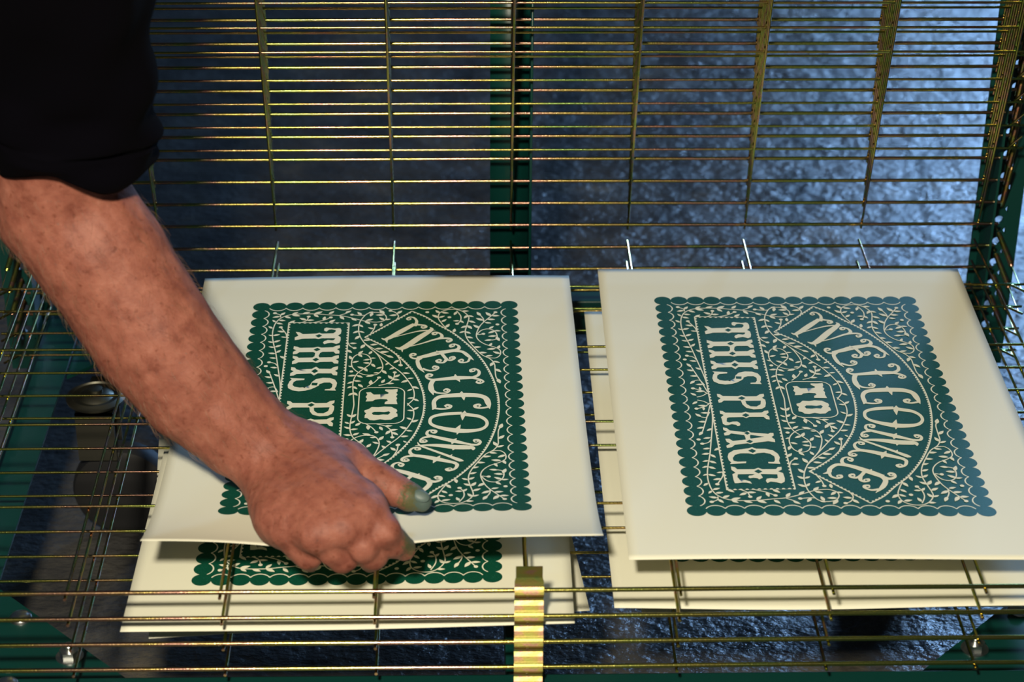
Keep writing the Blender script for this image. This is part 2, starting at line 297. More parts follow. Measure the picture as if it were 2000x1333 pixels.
A_STROKES=[([(102.9,59.5),(107.1,60.9),(117.8,49.2),(128.2,37.4)],[0.5,4,5.5,4]),([(107.5,67.3),(107.1,60.9),(111.2,56.7)],[0.4,3,4]),([(128.5,40.8),(130,33.2),(127.9,27.4),(124.4,26.1),(122.2,28.9),(123.8,31.2)],[3.5,2.5,2,1.6,1.6,1.2]),([(128.2,37.4),(132,38.7),(136.7,39.8),(137.6,42.6),(135.1,44.3),(133.5,42.3)],[4,2.5,1.8,1.7,1.6,1.2]),([(107.1,61.2),(125.5,51.5),(134.7,48.1),(144.8,47.7)],[1,1.3,2,0.5]),([(140.5,42.7),(141.3,47.1),(132.4,58.8),(119.9,75.1),(113.7,74)],[0.5,4,6,5.5,0.5]),([(119.4,81.5),(119.5,75.1),(122.9,70.3)],[0.4,3,4]),([(118.2,76),(132.6,69.3),(144.7,62.1),(152.2,60.4),(156.4,61.3),(157.1,64.5),(154.4,66.5),(153,64.1)],[1,1.5,2.5,2.6,2.2,1.8,1.6,1.2]),([(145.6,61.8),(149.6,58.5),(148.8,53.6),(145.2,50.8),(142.6,51.7),(142.8,54.5),(145,54.9)],[2,3,2.2,1.8,1.6,1.5,1]),([(131.1,90.8),(140.3,86.7),(147.1,83.4),(159.6,79.6)],[4,5.5,6,4.5]),([(147,84.2),(145.7,79.8)],[4,0.4]),([(136.2,88.4),(131,91.6),(127.2,90.9),(125.4,87),(126.9,84.1),(129.5,84.5),(129.7,86.9)],[4,3,2.2,1.8,1.7,1.6,1]),([(157.9,80.1),(162.3,77.3),(162.6,72.8),(159.5,69.9),(156.1,71.3),(156.4,74.5),(159.4,73.2)],[3,3.5,2.2,1.8,1.7,1.6,1]),([(158.7,80.1),(165.5,82),(170,88.6),(174,95.2)],[4,3.5,3.5,0.4]),([(171,91.7),(169.3,97.3),(164.4,98.6),(162.5,95.8),(164.9,93.4),(166.4,95.3)],[2,2,1.8,1.6,1.6,1]),([(133.5,90.8),(131.2,95.5),(132.9,105.6),(136.5,113.3)],[4,3.2,3.4,0.4]),([(135,107.1),(140.7,110.6),(146.1,108.5),(146.9,104.9),(144.1,103.4),(142.4,105.9)],[2.5,2.4,1.8,1.6,1.6,1]),([(149.4,84.2),(152,90.5),(153,93.6),(150.8,98.3),(146.5,98.1),(145.5,95.3),(148,93.4),(149.7,94.9)],[3,3,3,2.2,1.7,1.6,1.5,1]),([(153,93.6),(156.7,95.1),(159.6,91.9),(158.5,89.1),(155.5,90.4)],[3,1.8,1.7,1.6,1]),([(141.7,124.7),(154.4,122.7),(160.7,121.7),(173.9,121.5)],[3.5,5,6,4]),([(160.1,121.1),(159.7,116)],[4,0.4]),([(161.3,122.9),(163.2,127.7)],[4,0.4]),([(146.4,124.3),(141.8,123.9),(138.7,121.4),(137.9,117.9),(140,115.2),(142.5,116.7),(141.7,119.5)],[3.5,3,2.2,1.8,1.7,1.6,1]),([(172.4,121.5),(176.9,117.8),(177.7,111.9),(174.6,108.1),(171.2,109.7),(171.5,112.8),(174.4,112)],[3.5,3,2.4,1.8,1.7,1.5,1]),([(173.1,122),(178.8,124.9),(180.7,127.9),(177.9,130.3),(175.5,128.5),(177.1,125.7)],[3.5,2.2,1.8,1.7,1.5,1]),([(143.2,125),(141.5,131.5),(141.9,139),(143.4,146.9)],[4,4,4.5,0.4]),([(142,138.2),(145.8,143.4),(152.6,144.1),(155.5,140.3),(153.2,137.8),(150.8,139.9)],[2.5,2.4,1.9,1.6,1.6,1]),([(142.7,168.4),(144,164.8),(144,156),(147.9,149.8),(156.6,147.8),(165.8,147.2),(175.6,148),(181.8,151.9),(183.8,160),(184.7,168)],[0.4,3.5,3.5,4.5,6,6.5,6,5,4.5,0.4]),([(164.2,145.4),(164.4,141.7)],[4,0.4]),([(165.5,149.1),(166,155)],[4,0.4]),([(143.8,166.2),(149.7,167.3),(155.1,166.4),(156.6,162.9),(153.7,161),(151.4,163.3)],[2.5,2.4,1.9,1.6,1.6,1]),([(183.7,165.1),(178.5,166.6),(174.1,165.6),(173.6,162.3),(176.9,160.8),(178.5,163)],[2.5,2.4,1.9,1.6,1.6,1]),([(164.2,173.7),(152.5,174.7),(143.9,177.8),(141.1,182.9),(142.2,189.3),(148.7,194.3),(160,198.6),(169.3,199.2),(177.7,197.2),(182,191.5),(181.6,184.5),(176.9,178.7),(169.2,176.2),(164,174.6)],[4.5,4.5,3.5,2.6,3.2,4.5,6.5,5.5,3.8,2.6,3,4.2,5,4.5]),([(166,174.9),(166.4,170.4)],[5,0.4]),([(165,176.9),(164.5,184)],[4,0.4]),([(161.1,196.1),(163.1,190.4)],[4,0.4]),([(162,198.6),(160.4,204.3)],[4,0.4]),([(139.1,204.5),(146.5,208.2),(158.2,213.7),(166.2,217.3),(172.4,219.7)],[3,4,5,3.2,2.6]),([(141.5,206.3),(139,203.2),(139.7,198.8),(142.9,197.5),(145.7,198.8),(144.8,201.9),(142.7,201.9)],[3,2.6,2,1.8,1.7,1.5,1]),([(141.4,206.9),(137.3,207.8),(134.7,210.7),(134.6,214.4),(137.5,214.8),(139.5,212.8)],[2.6,2.4,2,1.8,1.7,1]),([(169.8,219.1),(175.1,219.1),(177.1,215.4),(175.7,212.3),(172.7,212.3),(172.6,214.8)],[3,2.8,2.2,1.9,1.7,1]),([(158,213),(160.2,209.7)],[4,0.4]),([(157.8,214.3),(156.7,218)],[4,0.4]),([(130.6,219.4),(139.5,219),(148.6,219.9),(158.7,222.3),(170.4,223.4),(171.8,227.3)],[0.5,3,5,6.5,5.5,0.4]),([(158.6,222.9),(157.3,226.9)],[4,0.4]),([(132.3,214.5),(134.2,219.4),(141.2,224.9),(154.6,235.1),(162.1,241.1),(165,242.3)],[0.4,2,2.5,3,4,0.4]),([(155.2,235.7),(156.9,232.7)],[2.5,0.4]),([(128.2,232.8),(137,235.2),(145.5,238.8),(155.2,243.2),(159.4,245.3)],[3.5,4.5,5.5,4,3.2]),([(130.7,233.7),(127.6,230.4),(127.2,225.6),(130.1,222.2),(133.7,222.5),(134,225.1),(131.5,225.9)],[3.5,3,2.2,1.9,1.8,1.6,1]),([(129.4,233.7),(124.7,234.7),(121.6,237.7),(122.1,241),(125.3,241.3),(126.9,239.2)],[3,2.6,2.2,1.9,1.7,1]),([(157.6,244.4),(160.3,247.7),(158.6,253.6),(154.3,256.3),(152.5,253.9),(154.7,252.2)],[3.5,3,2.4,2,1.8,1]),([(162,241.7),(164.8,242.3)],[4,0.4]),([(146.3,238.2),(148.5,234.3)],[4,0.4]),([(145.3,240),(143.4,244.8)],[4,0.4]),([(114.9,252.7),(123.3,256.7),(132.6,263.2),(140.6,269)],[4,5,6,5]),([(116.6,253.8),(114.7,249.7),(116,244.9),(119.5,243.1),(122.7,245.5),(121.6,248.5),(119.8,247.9)],[3.5,3,2.2,1.9,1.8,1.6,1]),([(117.3,253.8),(110.3,253.3),(105,258.6),(103.4,263.3),(99,265.4)],[4,3.5,3.5,3.5,0.4]),([(103.8,262.7),(104,268.5),(107.7,271.4),(111.4,270.2),(111.5,267.3),(109.2,267.3)],[2.5,2.4,2.2,1.8,1.6,1]),([(138.9,267.8),(144,271.8),(148.6,269.5),(148.9,265.4),(146.3,264),(144,266)],[3.5,3.4,2.4,2,1.8,1]),([(139.9,269.5),(141.3,274.7),(137.8,282.8),(131.8,290.5)],[4,4,4,0.4]),([(134.8,285.7),(129.5,286.8),(125.2,284),(125.3,281.1),(128.6,280.5),(128.9,282.6)],[2.5,2.4,2,1.8,1.6,1]),([(128.9,262),(125.1,267.9),(121.2,270.8),(117.5,269.6),(117.6,266.7),(120.3,265.8),(120.9,268.1)],[3,3,2.4,1.9,1.7,1.6,1]),([(125.1,267.9),(124,273.1),(126.1,275.9),(129.5,274.8),(129.9,272.2),(127.6,272.5)],[3,3,2,1.8,1.6,1]),([(131.7,262.6),(134.2,259.1)],[4,0.4])]
A_EYES=[(123.8,29.2),(135.2,42.3),(144.5,53),(154.7,64.5),(127.8,86.1),(158,71.7),(164.5,95.9),(144.1,105.9),(147.6,95.7),(156.9,91.7),(140.5,118.3),(173.3,110.4),(177.2,127.5),(152.5,140.4),(153.8,163.8),(176,163.6),(143.3,199.8),(137.3,212.8),(174,214.3),(132,224.2),(124.6,239.3),(155.1,253.7),(120.7,246.1),(109.7,268.8),(119.3,268.1),(127.8,274),(127.4,282.4),(146.5,266.6)]
A_VINES=[[(29.8,160.8),(29.7,164.1),(29.9,177),(28.8,193.5),(25.5,218.3),(22.6,238.9),(19.6,255.5),(18.2,267.1),(18.2,277.4),(19.8,287.6),(23.5,294.9),(30.5,299.7),(39.6,300.8),(50.2,300.5),(59.7,298.8),(68,297.6),(74.5,295.4),(82.5,291.4),(89.2,288)],[(25.9,217.1),(23.1,222.6),(18.5,224.5)],[(22.5,295.5),(22.1,299.4),(17.8,302.4)],[(69.2,297.9),(75,301.5)],[(28.9,262.4),(28.8,268.2),(23.9,279.3)],[(29.3,169.3),(25.9,184.7),(20.3,207.3)],[(28,179.5),(25,187),(21.1,186.6)],[(29.4,166.7),(25,171.9),(18.8,174.9)],[(28.7,168),(25,164.1),(20.5,162.2)],[(76.9,255.2),(79,248.7),(82.7,245.1)],[(85,158.7),(85,162.1),(84,176.4),(83.3,193),(85.7,205.5),(91.2,214.2),(95,220.3),(95.8,226.4),(93.2,233.7),(87.7,236.3),(83,232.5),(81.1,224),(82.2,215.5),(86.7,208),(92.4,204.2),(99.7,204.2),(103.7,209.1),(105,216.5),(103.3,226.3),(100,236),(94.2,245.6),(90.1,252.8),(86.4,263.3),(84.8,273.8),(85.2,285.2),(87.8,294.2),(91.3,300.4),(97.3,302.1),(103.3,299.8),(106,294.2),(104.8,289.1),(99.5,286.3),(92.5,286.9)],[(124.3,158.3),(125.4,161),(128.8,168.2),(128.8,179.8),(125.2,192.6),(119.2,206.5),(111.7,217.7),(103.3,231.2),(96.6,242.1),(90,253.4)],[(91.6,250.6),(102.3,238.4),(108.2,233)],[(94,186.6),(99.2,192.9),(102.6,199.8)],[(102.5,188),(108.8,190.9),(113.2,197.8),(114.2,207.2)],[(78.8,298.4),(84.2,297.4),(89.2,297.4)],[(94.4,268.2),(96.7,274.9),(97.6,281.8)],[(118.6,217.9),(117.7,226.2),(114.7,235.3)],[(38.1,285.9),(43.3,289.8),(44.8,296)],[(48.6,286.4),(56.4,289.8),(62.3,294.3)],[(192,193.9),(190.3,199.6),(189.9,210.9),(189.5,219.6),(186.3,227),(180.5,233.1),(175.5,242.8),(169.7,257.1),(167.9,268.9),(169.4,280.4),(170.9,289.6),(170.5,295.2),(166.7,302),(161,305.9),(153.6,305.3),(148.1,300.3),(147,291.9),(149.8,282.8),(152.9,275.9)],[(161.4,303.7),(164.6,295.2),(164.3,287.3),(161.7,282.2)],[(184.6,228.8),(190.7,228.2),(194.3,233),(194.3,240.3),(190.1,245.1),(182.7,250),(177.8,257.1),(176.6,265.3),(179,276.9),(182.6,285),(187.4,292.9),(192.2,300.8)],[(182.5,285.5),(182.3,290.7),(179.6,297.5)],[(176.8,264.7),(180.6,271.7),(185.9,274),(190.3,271.1),(192.4,265.3),(192.2,258.2),(188.1,255.9)],[(177.5,264.7),(182,265.9)],[(113.9,289.7),(115.5,295.3),(113.1,301.5),(109,304.3)]]
A_LEAVES=[(27.5,202.9,23.3,206.6),(25.4,215.9,19.7,217.1),(23.6,230.5,18.1,231.7),(22.6,237.7,16.6,238.9),(23,238.9,26.4,243.6),(20.9,247.2,16.3,249),(21.2,247.8,26.3,251.3),(19.6,254.9,15.3,257.2),(19.9,255.5,25,258.9),(18.4,265.4,15,267.7),(18.6,265.9,24.1,268.2),(17.6,277.4,14.1,281.4),(19.2,287.6,16.6,291.6),(19.9,286.5,25.4,284.2),(21.4,291,27.1,289.9),(22.3,297.2,16.3,295.5),(22.5,298.8,26,303.8),(25.7,297.2,31,293.8),(31.1,299.9,38.2,297.1),(31.6,300.5,36.2,303.8),(39.6,300.8,45.8,303.8),(48.7,299.9,52.7,294.9),(48.7,299.9,55.4,304.3),(60.5,299.9,64.6,304.9),(69.4,296.5,72.9,290.7),(78.5,293.1,82.9,288.6),(73.4,301.5,78.2,305.4),(29,263,24.8,264.2),(27.5,271.7,21.4,273.4),(30.6,229.8,26,234.1),(20.3,207.3,17.2,212.9),(27.2,180.8,21.2,180.9),(24.4,193.5,18.2,193.6),(22.1,201.1,16.4,203),(21.1,186.6,17.2,181.6),(27.1,171.2,20.2,170),(24.3,172.5,23.9,177.3),(20.4,164.2,16.3,168.4),(77.1,242.8,80.9,237.6),(78.5,252.8,84.3,252.6),(83.8,177.7,80.3,173.2),(83.7,178.4,87.4,173.2),(82.6,187.3,79,184.2),(83,187.3,86.9,182.8),(83.4,194.3,78.9,191.1),(83.6,195.5,89.4,194.5),(84.9,203.7,78.8,202.5),(85.6,203.7,90.4,199.9),(87.2,190.4,91,185.3),(82.4,216.1,78.6,217.9),(81.6,222.8,86.8,225.2),(81,227.7,79,233.5),(85.8,236.1,89,231),(85.8,236.1,89.4,240.9),(90.9,213.5,85.6,216.7),(91,214.8,93.5,208.9),(95.5,221.5,89.8,222.5),(96.2,220.9,99.3,215.6),(95.3,227.6,89.6,226.4),(95.1,229.4,99.6,229.4),(99.1,204.2,92.5,201.1),(98.1,206.7,102.6,207.3),(104.7,211,108,205.1),(104.7,215.9,100,213.1),(96.2,240.3,93.8,235.1),(129.3,169.5,124.1,168.5),(127.7,182.4,123.8,179.2),(124.8,195.8,119,191.8),(119.9,206.5,125.8,205.6),(114,215.2,109.9,211.5),(109.7,222.6,106.8,218.4),(127.5,186.2,132.8,182.4),(128.5,168.2,132.8,164.2),(123.8,197.7,128.7,198.7),(107.5,233.3,112.9,229.7),(101.7,238.4,109.4,239),(98.3,243.8,104.7,244.2),(94.3,249.8,100.6,251),(88.8,257.5,94.7,257.5),(90.3,251,87.3,244.3),(86,264.5,82.3,258.7),(85.2,272.6,80.4,268.6),(85.3,272,89.6,269.1),(84.9,282.9,79.3,279.5),(85.2,282.4,88.2,278),(96.4,189.3,96.6,196.3),(104.7,191.5,106.9,197.2),(108.1,190.9,114.1,190.8),(111.9,197.2,118.2,195.8),(112.6,197.2,109.2,203.1),(113.9,199.7,118.4,204.3),(89.2,288.4,93.6,282.9),(89.8,288.6,95.9,291.1),(86.4,297.4,83,303),(94.9,301.5,93.3,295.1),(91.6,301,95.6,303.2),(104.2,297.6,97.3,297.6),(104.5,289.1,100.4,293.9),(104.7,289.7,109.6,290.8),(104.3,299.3,100.2,306),(96.4,274.9,91.9,277.8),(102.1,278.9,102.4,284.8),(117,226.2,113,221.4),(29.9,285.6,34.6,290.1),(43.2,290.4,37.5,294.1),(43.3,290.1,49.6,290.4),(56.7,290,57.7,296.2),(61.2,286.2,66.1,290.9),(191.4,196.5,193.4,189.2),(190.1,211.6,194.6,206.1),(188.7,221.5,186.3,215.1),(188.8,223.3,193.9,220.6),(182.9,230.7,188.7,232.1),(177.9,236.8,184.4,236.1),(173.8,245.2,180.1,245.2),(170.4,253,175.7,251.2),(168.8,261.8,174,259.1),(167.6,270.6,163.2,267.5),(168,270,172.4,266.3),(169.6,279.3,164.4,275.6),(169.8,279.8,173.3,273.8),(170.7,287.3,176.3,283.6),(170.3,296.4,167,290.9),(170.4,295.8,175.1,293.2),(165.3,302.9,171.4,303.1),(152.8,276.4,155.8,282.4),(159,268.7,159.9,274.9),(149.4,285.6,153.5,289.9),(147.1,292.4,141.9,297.3),(147.3,292.4,152.2,295.5),(147.9,299.8,144.7,305),(149.3,301.1,155.6,299.7),(163.7,287.3,158.5,287.1),(163.9,287.9,167,283.5),(161.4,302,159.4,296.4),(194.4,234.3,188.7,238.2),(191.2,242.7,184.1,241.6),(192.6,242.1,194.3,247.9),(186.3,246.4,188.4,251.5),(183.3,284.4,188.8,282.9),(185.2,289.5,191.8,288.9),(188.4,294.6,184.4,301.2),(188.9,295.2,195.4,295.2),(179,275.2,174.3,280.6),(180.3,295.2,177.4,301.6),(182.5,287.3,176.5,291.5),(188.6,256.5,182.5,255.3),(191.9,261.2,194.3,254.3),(192.3,262.7,185.5,261.8),(191.2,270.5,185.6,266.8),(190.7,271.1,195.8,270.3),(186.6,274,190.4,278.3),(114.6,297.6,108.1,296.5),(114.4,299.2,118.4,304.5),(124.6,215.1,121.9,212.4),(116.9,225.6,113.1,221.4)]
A_BUDS=[(18.5,224.5),(17.8,302.4),(16.4,218.6),(23.9,279.3),(44.8,296),(62.3,294.3),(78.8,298.4),(82.7,245.1),(81.4,209.3),(102.6,199.8),(114.2,207.2),(97.6,281.8),(118.6,217.9),(18.8,174.9),(161.7,282.2),(155.7,293),(138.2,301.5),(193.3,280.9),(192.2,300.8),(182,265.9),(109,304.3),(118.2,218.3)]
# ---------------------------------------------------------------- printed sheets
def catmull(P, n=6):
    out = []
    for i in range(len(P) - 1):
        p0, p1, p2, p3 = P[max(i - 1, 0)], P[i], P[i + 1], P[min(i + 2, len(P) - 1)]
        for k in range(n):
            t = k / n
            out.append(tuple(.5 * (2 * b + (-a + c) * t + (2 * a - 5 * b + 4 * c - d) * t * t + (-a + 3 * b - 3 * c + d) * t ** 3) for a, b, c, d in zip(p0, p1, p2, p3)))
    out.append(tuple(P[-1])); return out
class Art:
    """flat shapes in millimetres on the sheet: a to the right, b towards the viewer"""
    def __init__(s): s.bm = bmesh.new(); s.h = 0
    def poly(s, pts, lvl):
        s.h += 1; z = lvl + s.h * 3e-4
        try: s.bm.faces.new([s.bm.verts.new((x, y, z)) for x, y in pts])
        except ValueError: pass
    def strip(s, c, w, lvl):
        s.h += 1; z = lvl + s.h * 3e-4; prev = None; n = len(c)
        for i in range(n):
            a, b = c[max(i - 1, 0)], c[min(i + 1, n - 1)]
            dx, dy = b[0] - a[0], b[1] - a[1]; l = math.hypot(dx, dy) or 1
            nx, ny = -dy / l * w[i] / 2, dx / l * w[i] / 2
            q = (s.bm.verts.new((c[i][0] + nx, c[i][1] + ny, z)), s.bm.verts.new((c[i][0] - nx, c[i][1] - ny, z)))
            if prev: s.bm.faces.new((prev[0], prev[1], q[1], q[0]))
            prev = q
        return
    def disc(s, x, y, r, lvl, n=14, sx=1): s.poly([(x + sx * r * math.cos(2 * math.pi * k / n), y + r * math.sin(2 * math.pi * k / n)) for k in range(n)], lvl)
    def done(s):
        for f in s.bm.faces: f.normal_update()
        bmesh.ops.triangulate(s.bm, faces=s.bm.faces)
        for k in range(1, 27): bmesh.ops.bisect_plane(s.bm, geom=list(s.bm.verts) + list(s.bm.edges) + list(s.bm.faces), plane_co=(8 * k, 0, 0), plane_no=(1, 0, 0))
        for k in range(1, 40): bmesh.ops.bisect_plane(s.bm, geom=list(s.bm.verts) + list(s.bm.edges) + list(s.bm.faces), plane_co=(0, 8 * k, 0), plane_no=(0, 1, 0))
        for f in s.bm.faces: f.normal_update()
        bmesh.ops.reverse_faces(s.bm, faces=[f for f in s.bm.faces if f.normal.z < 0])
        co = np.array([v.co[:] for v in s.bm.verts]); s.bm.verts.index_update()
        fa = [tuple(v.index for v in f.verts) for f in s.bm.faces]; s.bm.free(); return co, fa
W_, H_ = 210.0, 320.0
def border():                                   # green ground and the row of overlapping discs round it
    g = Art(); g.poly([(6.4, 6.4), (W_ - 6.4, 6.4), (W_ - 6.4, H_ - 6.4), (6.4, H_ - 6.4)], .07)
    cs = []
    na, nb = 16, 25; pa, pb = (W_ - 13.1) / (na - 1), (H_ - 13.1) / (nb - 1)
    for i in range(na): cs += [(6.55 + i * pa, 6.55), (6.55 + i * pa, H_ - 6.55)]
    for i in range(1, nb - 1): cs += [(6.55, 6.55 + i * pb), (W_ - 6.55, 6.55 + i * pb)]
    for x, y in cs: g.disc(x, y, 6.75, .075, 28)
    return g.done(), (pa, pb, na, nb)
BORDER, (pa, pb, na, nb) = border()
def mir(p): return (p[0], H_ - p[1]) if len(p) == 2 else (p[0], H_ - p[1], p[2], H_ - p[3])
def vines():
    g = Art()
    R = 7.3
    def arc(cx, cy, half, ang):
        a0 = math.asin(half / R)
        pts = [(cx + R * math.sin(ang + t * a0), cy + R * math.cos(ang + t * a0)) for t in [k / 8 - 1 for k in range(17)]]
        g.strip(pts, [1.0 - .25 * abs(k / 8 - 1) for k in range(17)], .12)
    A0 = math.pi / 2
    for i in range(1, na - 1): arc(6.55 + i * pa, 6.0, pa / 2, 0); arc(6.55 + i * pa, H_ - 6.0, pa / 2, math.pi)
    for i in range(1, nb - 1): arc(6.0, 6.55 + i * pb, pb / 2, A0); arc(W_ - 6.0, 6.55 + i * pb, pb / 2, -A0)
    def scal(P, side, step=3.3, w=.95, closed=False):
        P = catmull(P, 10) if not closed else P
        if closed: P = P + [P[0]]
        g.strip(P, [w] * len(P), .12)
        acc = 0
        for a, b in zip(P[:-1], P[1:]):
            l = math.hypot(b[0] - a[0], b[1] - a[1])
            if l == 0: continue
            dx, dy = (b[0] - a[0]) / l, (b[1] - a[1]) / l; t = step - acc
            while t < l:
                x, y = a[0] + dx * t, a[1] + dy * t; nx, ny = -dy * side, dx * side
                g.poly([(x + dx * 1.25 * math.cos(q) + nx * 1.5 * math.sin(q), y + dy * 1.25 * math.cos(q) + ny * 1.5 * math.sin(q)) for q in [math.pi * k / 6 for k in range(7)]], .12)
                t += step
            acc = l - (t - step)
    outer = [(126.1, 16.2), (137.1, 25.5), (147.3, 38.7), (157.7, 50.6), (166.7, 64.6), (174.5, 79.5), (182, 98.5), (187.6, 120), (190.9, 142), (191.8, 160)]
    outer = outer + [mir(p) for p in outer[-2::-1]]
    inner = [(89.8, 57.8), (99.8, 67), (109.6, 77.8), (117.6, 90), (124.5, 103.5), (129.5, 116), (133.5, 131.5), (135.8, 146), (136.5, 160)]
    inner = inner + [mir(p) for p in inner[-2::-1]]
    scal(outer, 1); scal(inner, -1)
    scal([(126.1, 16.2), (108, 37), (89.8, 57.8)], -1); scal([mir(p) for p in [(126.1, 16.2), (108, 37), (89.8, 57.8)]], 1)
    scal([(29.8, 33), (77, 34.3), (77, 285.7), (29.8, 287)], 1, 4.2, .95, True)
    rr = []                                     # rounded box round TO
    for cx, cy, q0 in ((96.5, 143, math.pi), (114, 143, 1.5 * math.pi), (114, 179.5, 0), (96.5, 179.5, .5 * math.pi)):
        rr += [(cx + 8 * math.cos(q0 + t * math.pi / 12), cy + 8 * math.sin(q0 + t * math.pi / 12)) for t in range(7)]
    rr.append(rr[0]); g.strip(rr, [.9] * len(rr), .12)
    for st in A_VINES:
        for P in (st, [mir(p) for p in st]): c = catmull(P, 6); g.strip(c, [.9] * len(c), .12)
    for lf in A_LEAVES:
        for x0, y0, x1, y1 in (lf, mir(lf)):
            dx, dy = x1 - x0, y1 - y0; l = math.hypot(dx, dy); 
            if l < .5: continue
            nx, ny = -dy / l, dx / l; wd = min(l * .21, 1.75); pts = []
            sh = [0, .55, .9, 1, .92, .7, .38, 0]
            for k, h in enumerate(sh): t = k / 7; pts.append((x0 + dx * t + nx * wd * h, y0 + dy * t + ny * wd * h))
            for k in range(6, 0, -1): t = k / 7; pts.append((x0 + dx * t - nx * wd * sh[k], y0 + dy * t - ny * wd * sh[k]))
            g.poly(pts, .12)
    for p in A_BUDS:
        for x, y in (p, mir(p)): g.disc(x, y, 1.55, .12, 12)
    return g.done()
WORDS = []
def word(label, polys, holes, strokes, eyes):
    g = Art()
    for P in polys: g.poly(P, .26)
    for P, ws in strokes:
        n = len(P); ws = [float(np.interp(i / (n - 1), np.linspace(0, 1, len(ws)), ws)) for i in range(n)]
        c = catmull([(p[0], p[1], w) for p, w in zip(P, ws)], 8)
        g.strip([(x[0], x[1]) for x in c], [max(x[2] * .92, .15) for x in c], .26)
    for x, y in eyes: g.disc(x, y, 2.0, .26, 14)
    h = Art()
    for P in holes: h.poly(P, .31)
    for x, y in eyes: h.disc(x, y, .75, .31, 12, 1.2)
    WORDS.append((label, g.done(), h.done()))
word('cream block capitals reading THIS PLACE', A_POLYS[:9], A_HOLES[:-1], [], [])
word('small cream capitals reading TO', A_POLYS[9:], A_HOLES[-1:], [], [])
word('curled cream capitals reading WELCOME in an arch', [], [], A_STROKES, A_EYES)
VINES = vines()
def sheet(label, group, corner, angle, lift, a0=43.5, b0=46, parts=True):
    """corner: rear left corner; lift(a, b) gives height in metres for a, b in 0..1"""
    rx, ry = Vector((math.cos(angle), math.sin(angle), 0)), Vector((math.sin(angle), -math.cos(angle), 0))
    def place(co):
        a, b = co[:, 0] / 297, co[:, 1] / 420; z = lift(a, b) + co[:, 2] / 1000
        # keep the length of the sheet when it bends upwards
        t = np.linspace(0, 1, 400); zz = lift(np.full(400, .5), t); ds = np.sqrt(np.diff(t * .42) ** 2 + np.diff(zz) ** 2)
        arc = np.concatenate([[0], np.cumsum(ds)]); y = np.interp(b * .42, arc, t * .42)
        x = co[:, 0] / 1000
        return np.stack([rx.x * x + ry.x * y, rx.y * x + ry.y * y, z], 1)
    def mk(name, co, fa, m, parent=None):
        me = bpy.data.meshes.new(name); me.from_pydata(place(co).tolist(), [], fa); me.update()
        return link(name, me, m, parent)
    nx, ny = 40, 64
    co = np.array([(297 * i / nx, 420 * j / ny, 0) for j in range(ny + 1) for i in range(nx + 1)], float)
    fa = [(j * (nx + 1) + i, (j + 1) * (nx + 1) + i, (j + 1) * (nx + 1) + i + 1, j * (nx + 1) + i + 1) for j in range(ny) for i in range(nx)]
    o = mk('art_print', co, fa, M_PAPER); o.location = corner
    so = o.modifiers.new('paper_thickness', 'SOLIDIFY'); so.thickness = .0003; so.offset = -1
    tag(o, label, 'print', group)
    if parts:
        off = np.array([a0, b0, 0])
        mk('printed_border', BORDER[0] + off, BORDER[1], M_INK, o)
        mk('vine_pattern', VINES[0] + off, VINES[1], M_PAPER, o)
        for lab, le, de in WORDS:
            let = mk('lettering', le[0] + off, le[1], M_PAPER, o); let['label'] = lab
            mk('letter_ornament', de[0] + off, de[1], M_INK, let)
    return o
zt = Z0 + .0034
sheet('cream print in green ink held at its front edge by the hand', 'prints lying on the lowered trays', (-.2508, -.0655, zt), math.radians(.4),
      lambda a, b: (.0290 - .0085 * np.exp(-((a - .42) / .20) ** 2)) * b ** 6 + .0015 * (1 - b) ** 6 * np.sin(a * 3.1), 43.2, 44)
sheet('right-hand cream print in green ink, uncovered and showing all its lettering', 'prints lying on the lowered trays', (.0701, -.0558, zt), math.radians(-.45),
      lambda a, b: .0055 * b ** 4 + .002 * (1 - b) ** 8 + .0008 * np.sin(a * 5) * b ** 2, 43, 46.5)
sheet('cream print lying beneath the lifted left print, leafy green bottom border showing under the hand', 'prints lying on the lowered trays', (-.2609, -.0689, zt - 2 * DZ), math.radians(-.65),
      lambda a, b: .001 + .0065 * b ** 4 * a ** 1.2 + .0006 * b * np.cos(a * 6), 40, 49)
sheet('cream print lying beneath the right-hand print, strip of green border discs showing', 'prints lying on the lowered trays', (.0602, -.0520, zt - 2 * DZ), math.radians(-.2),
      lambda a, b: .0012 + .003 * b ** 5 + .0012 * np.sin(a * 6.5 + 2) * b ** 4, 43, 44)
an = math.radians(5.3); c4 = Vector((.0446, -.4412)) - .297 * Vector((math.cos(an), math.sin(an))) - .42 * Vector((math.sin(an), -math.cos(an)))
sheet('slightly turned print on the lowest tray at left, its blank right corner showing', 'prints lying on the lowered trays', (c4.x, c4.y, zt - 3 * DZ), an,
      lambda a, b: .0012 + 0 * a, 43, 45)
sheet('shaded print on the lowest tray at right, only a dark front strip showing', 'prints lying on the lowered trays', (.082, -.0245, zt - 3 * DZ), math.radians(-.3),
      lambda a, b: .001 + .004 * b ** 6 * (1 - np.exp(-(a / .25) ** 2)) + .0, 43, 45)

